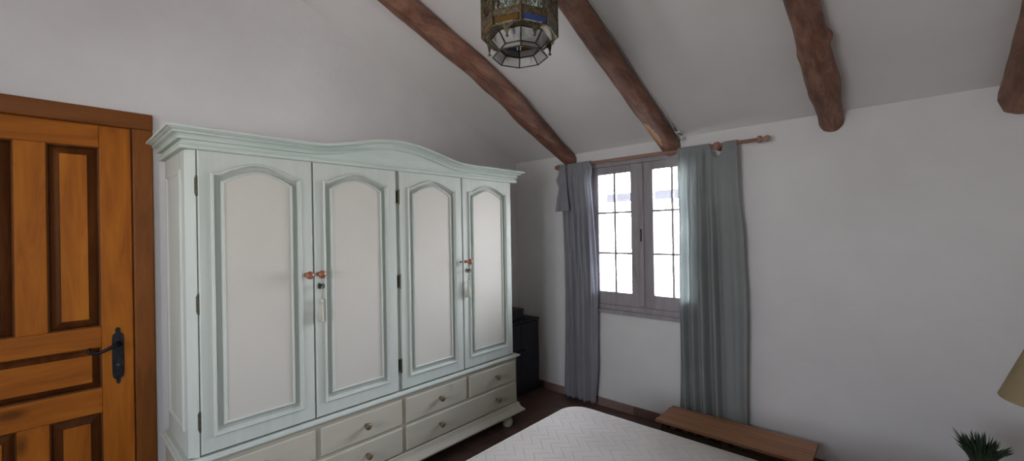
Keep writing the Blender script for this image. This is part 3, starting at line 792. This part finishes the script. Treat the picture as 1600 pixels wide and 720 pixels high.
pl = thing('potted_plant', 'small dark green spiky plant in front of the wall beside the lamp', 'plant', (PX, PY, NZ))
bm = nb(); lathe(bm, (PX, PY, NZ + .001), [(.028, 0), (.032, .004), (.042, .105), (.046, .107), (.046, .123), (.041, .123), (.038, .111), (.001, .109)], 28); finish('pot', bm, M['pot'], pl, True, angle=40)
bm = nb(); rnd = random.Random(3)
def leaf(bm, base, tip, w, bend):
    b, t = Vector(base), Vector(tip); d = (t - b); s = d.cross(Vector((rnd.uniform(-1, 1), rnd.uniform(-1, 1), .3))).normalized(); q = d.cross(s).normalized()
    rings = []
    for i in range(6):
        k = i / 5; p = b + d * k + Vector(bend) * math.sin(PI * k)
        ww = w * (math.sin(PI * min(k * .8 + .18, 1)) ** .7) * (1 if i < 5 else .08)
        rings.append([p + s * ww, p + q * ww * .3, p - s * ww, p - q * ww * .3])
    loft(bm, rings)
for i in range(170):
    a = rnd.uniform(0, 2 * PI); e = rnd.random() ** .6
    rb = .034 * rnd.random() ** .5
    b = (PX + rb * math.cos(a), PY + rb * math.sin(a), .44 + .066 + rnd.uniform(0, .03))
    rt = .026 + .052 * e; h = .44 + .213 - .045 * e * e + rnd.uniform(-.028, .008)
    leaf(bm, b, (PX + rt * math.cos(a) - .004, PY + rt * math.sin(a), h), rnd.uniform(.0035, .006), (-.012 * math.cos(a) * e, -.012 * math.sin(a) * e, 0))
for i in range(14):   # a few sprays that stick out on both sides
    s = -1 if i % 2 else 1
    leaf(bm, (PX + s * .03, PY + rnd.uniform(-.02, .02), .44 + .14 + rnd.uniform(-.01, .02)), (PX + s * rnd.uniform(.07, .092), PY + rnd.uniform(-.03, .03), .44 + (.203 if s < 0 else .178) + rnd.uniform(-.02, .015)), .0045, (0, 0, -.006))
finish('foliage', bm, M['leaf'], pl)

# ------------------------------------------------------------------ LANTERN
LCX, LCY = 1.761, 1.312
PH = math.atan2(0 - LCY, 2.902 - LCX) + math.radians(2)
def ov(k, r, z): a = PH + k * PI / 4; return Vector((LCX + r * math.cos(a), LCY + r * math.sin(a), z))
lz = ceil_z(LCY)
ln = thing('hanging_lantern', 'octagonal brass and glass lantern hanging from the ceiling on a chain', 'lantern', (LCX, LCY, 2.20))
RB, ZB, ZT = .152, 2.305, 2.640
bm = nb()
for k in range(8):
    bar(bm, ov(k, RB, ZB), ov(k, RB, ZT), .0085)
    for z, w in ((ZB, .006), (ZB + .034, .004), (ZB + .060, .004), (ZT - .05, .005), (ZT, .008)):
        bar(bm, ov(k, RB, z), ov(k + 1, RB, z), w)
finish('body_frame', bm, M['brass'], ln)
def tri_pt(k, u, z, r=RB):  # point on face k, u in 0..1
    return ov(k, r, z).lerp(ov(k + 1, r, z), u)
def poly(bm, pts, t=.0012):
    pts = [Vector(p) for p in pts]; nrm = (pts[1] - pts[0]).cross(pts[2] - pts[0]).normalized() * t
    A = [bm.verts.new(p) for p in pts]; B = [bm.verts.new(p + nrm) for p in pts]
    bm.faces.new(A); bm.faces.new(B[::-1])
    for i in range(len(pts)):
        j = (i + 1) % len(pts); bm.faces.new((A[i], A[j], B[j], B[i]))
strips = ['lblue', 'lgreen', 'lblue', 'lamber', 'lblue', 'lgreen', 'lamber', 'lamber']
for k in range(8):
    bm = nb(); poly(bm, [tri_pt(k, .03, ZB + .064), tri_pt(k, .97, ZB + .064), tri_pt(k, .97, ZT - .004), tri_pt(k, .03, ZT - .004)])
    finish('glass_panel', bm, M['lclear'], ln)
    bm = nb(); poly(bm, [tri_pt(k, .08, ZB + .008), tri_pt(k, .92, ZB + .008), tri_pt(k, .92, ZB + .030), tri_pt(k, .08, ZB + .030)])
    finish('coloured_strip', bm, M[strips[k]], ln)
    # openwork: side posts, pointed arch, scrolls and a lattice of small rings
    bm = nb(); R2 = RB + .001
    for u in (.20, .80): bar(bm, tri_pt(k, u, ZB + .062, R2), tri_pt(k, u, ZT, R2), .004)
    for s in (0, 1):
        U = lambda u: u if s == 0 else 1 - u
        bar(bm, tri_pt(k, U(.20), ZB + .15, R2), tri_pt(k, .5, ZB + .074, R2), .0035)
        bar(bm, tri_pt(k, U(.20), ZT - .09, R2), tri_pt(k, .5, ZT - .03, R2), .0035)
    fn = (tri_pt(k, .5, ZB) - Vector((LCX, LCY, ZB))).normalized(); sd = (ov(k + 1, RB, ZB) - ov(k, RB, ZB)).normalized()
    for u, z, r in ((.20, .082, .010), (.8, .082, .010), (.10, .10, .007), (.90, .10, .007), (.34, .072, .006), (.66, .072, .006), (.5, .115, .010), (.5, .20, .014), (.10, .16, .008), (.9, .16, .008), (.10, .22, .008), (.9, .22, .008), (.35, .25, .01), (.65, .25, .01)):
        c0 = tri_pt(k, u, ZB + z, R2 + .001)
        tube(bm, [c0 + sd * r * math.cos(t * PI / 5) + Vector((0, 0, r * math.sin(t * PI / 5))) for t in range(11)], .0019, 5, False)
    # solid stamped bottom band
    poly(bm, [tri_pt(k, .02, ZB + .036, R2), tri_pt(k, .98, ZB + .036, R2), tri_pt(k, .98, ZB + .058, R2), tri_pt(k, .02, ZB + .058, R2)])
    finish('filigree', bm, M['brass'], ln)
    # pendant point with a ball
    bm = nb(); R3 = RB - .004
    poly(bm, [tri_pt(k, .24, ZB - .001, R3), tri_pt(k, .30, ZB - .010, R3), tri_pt(k, .37, ZB - .013, R3), tri_pt(k, .5, ZB - .044, R3), tri_pt(k, .63, ZB - .013, R3), tri_pt(k, .70, ZB - .010, R3), tri_pt(k, .76, ZB - .001, R3)], .002)
    b0 = tri_pt(k, .5, ZB - .040, R3); lathe(bm, tuple(b0), [(.002, 0), (.0065, -.003), (.007, -.006), (.003, -.010), (.001, -.011)], 10)
    finish('pendant', bm, M['brass'], ln)
R1, Z1, R2_, Z2, R3_, Z3 = .118, ZB - .003, .083, 2.259, .112, 2.228
PH0 = PH
for nm, ra, za, rb, zb in (('bowl', R1, Z1, R2_, Z2), ('skirt', R2_, Z2, R3_, Z3)):
    bm = nb()
    for k in range(8):
        bar(bm, ov(k, ra, za), ov(k, rb, zb), .0052); bar(bm, ov(k, ra, za), ov(k + 1, ra, za), .0048)
        if nm == 'skirt': bar(bm, ov(k, rb, zb), ov(k + 1, rb, zb), .0042)
    fr = finish(nm + '_frame', bm, M['solder'], ln)
    for k in range(8):
        bm = nb(); poly(bm, [ov(k, ra, za).lerp(ov(k + 1, ra, za), .02), ov(k, ra, za).lerp(ov(k + 1, ra, za), .98), ov(k, rb, zb).lerp(ov(k + 1, rb, zb), .98), ov(k, rb, zb).lerp(ov(k + 1, rb, zb), .02)], .001)
        finish('glass_facet', bm, M['lgrey'], fr)
bm = nb()   # flat bottom plate rim that ties bowl and body
def och(r, z): return [ov(k, r, z) for k in range(8)]
loft(bm, [och(RB - .002, ZB + .0005), och(R1 + .001, ZB - .003), och(R1 + .001, ZB - .000), och(RB - .002, ZB + .0035), och(RB - .002, ZB + .0005)], True, (False, False))
finish('bottom_rim', bm, M['brass'], ln)
bm = nb()
loft(bm, [[ov(k, r, z) for k in range(8)] for r, z in ((RB + .008, ZT + .004), (RB + .008, ZT + .012), (.12, ZT + .05), (.06, ZT + .075), (.03, ZT + .09), (.018, ZT + .12), (.006, ZT + .13))]); finish('cap', bm, M['brass'], ln)
bm = nb(); lathe(bm, (LCX, LCY, 2.42), [(.003, .35), (.012, .12), (.016, .11), (.016, .06), (.026, .05), (.03, .02), (.02, 0), (.003, -.005)][::-1], 16); finish('lamp_holder', bm, M['ceramic'], ln, True)
z = ZT + .128; i = 0
while z < lz - .05:
    bm = nb(); ax = Vector((math.cos(i * PI / 2 + .4), math.sin(i * PI / 2 + .4), 0))
    tube(bm, [Vector((LCX, LCY, z + .013)) + ax * .007 * math.cos(t * PI / 6) + Vector((0, 0, .015 * math.sin(t * PI / 6))) for t in range(13)], .002, 6, False)
    finish('chain_link', bm, M['brass'], ln); z += .0235; i += 1
bm = nb(); lathe(bm, (LCX, LCY, lz - .05), [(.008, 0), (.02, .01), (.045, .03), (.05, .045), (.05, .07)], 24); finish('ceiling_rose', bm, M['brass'], ln, True)

# ------------------------------------------------------------------ OUTSIDE, seen blown out through the window
bm = nb(); box(bm, -6, 8, YW + .3, 12, -.25, -.15); S(finish('terrace', bm, M['paving']))
pb = thing('porch_beam', 'pale grey porch timber across the glare outside the window panes', 'beam', (.9, 4.85, 1.9))
bm = nb(); box(bm, .10, 2.6, 4.80, 4.90, 1.865, 1.965, .008); finish('timber', bm, M['out_wood'], pb)
bm = nb(); box(bm, 2.45, 2.55, 4.80, 4.90, -.15, 1.8645, .008); finish('post', bm, M['out_wood'], pb)
# ------------------------------------------------------------------ LIGHT
w = bpy.data.worlds.new('sky'); scn.world = w; w.use_nodes = True; nt = w.node_tree; nt.nodes.clear()
ow = nt.nodes.new('ShaderNodeOutputWorld'); bg = nt.nodes.new('ShaderNodeBackground')
tc = nt.nodes.new('ShaderNodeTexCoord'); sp = nt.nodes.new('ShaderNodeSeparateXYZ'); nt.links.new(tc.outputs['Generated'], sp.inputs[0])
mr_ = nt.nodes.new('ShaderNodeMapRange'); mr_.inputs['From Min'].default_value = -.3; mr_.inputs['From Max'].default_value = .5
nt.links.new(sp.outputs[2], mr_.inputs[0])
nt.links.new(ramp(nt, mr_.outputs[0], [(0, (.95, .90, .84)), (1, (.86, .93, 1.06)), (.4, (1, 1, 1))]), bg.inputs[0])
# bright haze on the window side of the house, a duller sky on the other sides
m2 = nt.nodes.new('ShaderNodeMapRange'); m2.inputs['From Min'].default_value = .15; m2.inputs['From Max'].default_value = .75
m2.inputs['To Min'].default_value = 14; m2.inputs['To Max'].default_value = 32
nt.links.new(sp.outputs[1], m2.inputs[0]); nt.links.new(m2.outputs[0], bg.inputs['Strength'])
nt.links.new(bg.outputs[0], ow.inputs[0])
def portal(name, loc, rx, sx, sy):
    l = bpy.data.lights.new(name, 'AREA'); l.shape = 'RECTANGLE'; l.size = sx; l.size_y = sy; l.cycles.is_portal = True
    o = bpy.data.objects.new(name, l); COL.objects.link(o); o.location = loc; o.rotation_euler = (rx, 0, 0); return o
portal('portal_back', ((WX0 + WX1) / 2, YW + WT + .01, (WZ0 + WZ1) / 2), -PI / 2, WX1 - WX0, WZ1 - WZ0)
portal('portal_front', ((PX0 + PX1) / 2, YB - .21, (PZ0 + PZ1) / 2), PI / 2, PX1 - PX0, PZ1 - PZ0)
q = portal('portal_right', (XR + .21, (QY0 + QY1) / 2, (QZ0 + QZ1) / 2), 0, QY1 - QY0, QZ1 - QZ0); q.rotation_euler = (-PI / 2, 0, -PI / 2)
scn.view_settings.view_transform = 'Standard'
try: scn.view_settings.look = 'None'
except Exception: pass
scn.view_settings.gamma = 1; scn.view_settings.use_curve_mapping = False
scn.view_settings.exposure = 0.56
scn.cycles.max_bounces = 14; scn.cycles.diffuse_bounces = 8; scn.cycles.transparent_max_bounces = 16
scn.cycles.use_denoising = True
scn.cycles.caustics_reflective = False; scn.cycles.caustics_refractive = False
scn.cycles.sample_clamp_indirect = 8
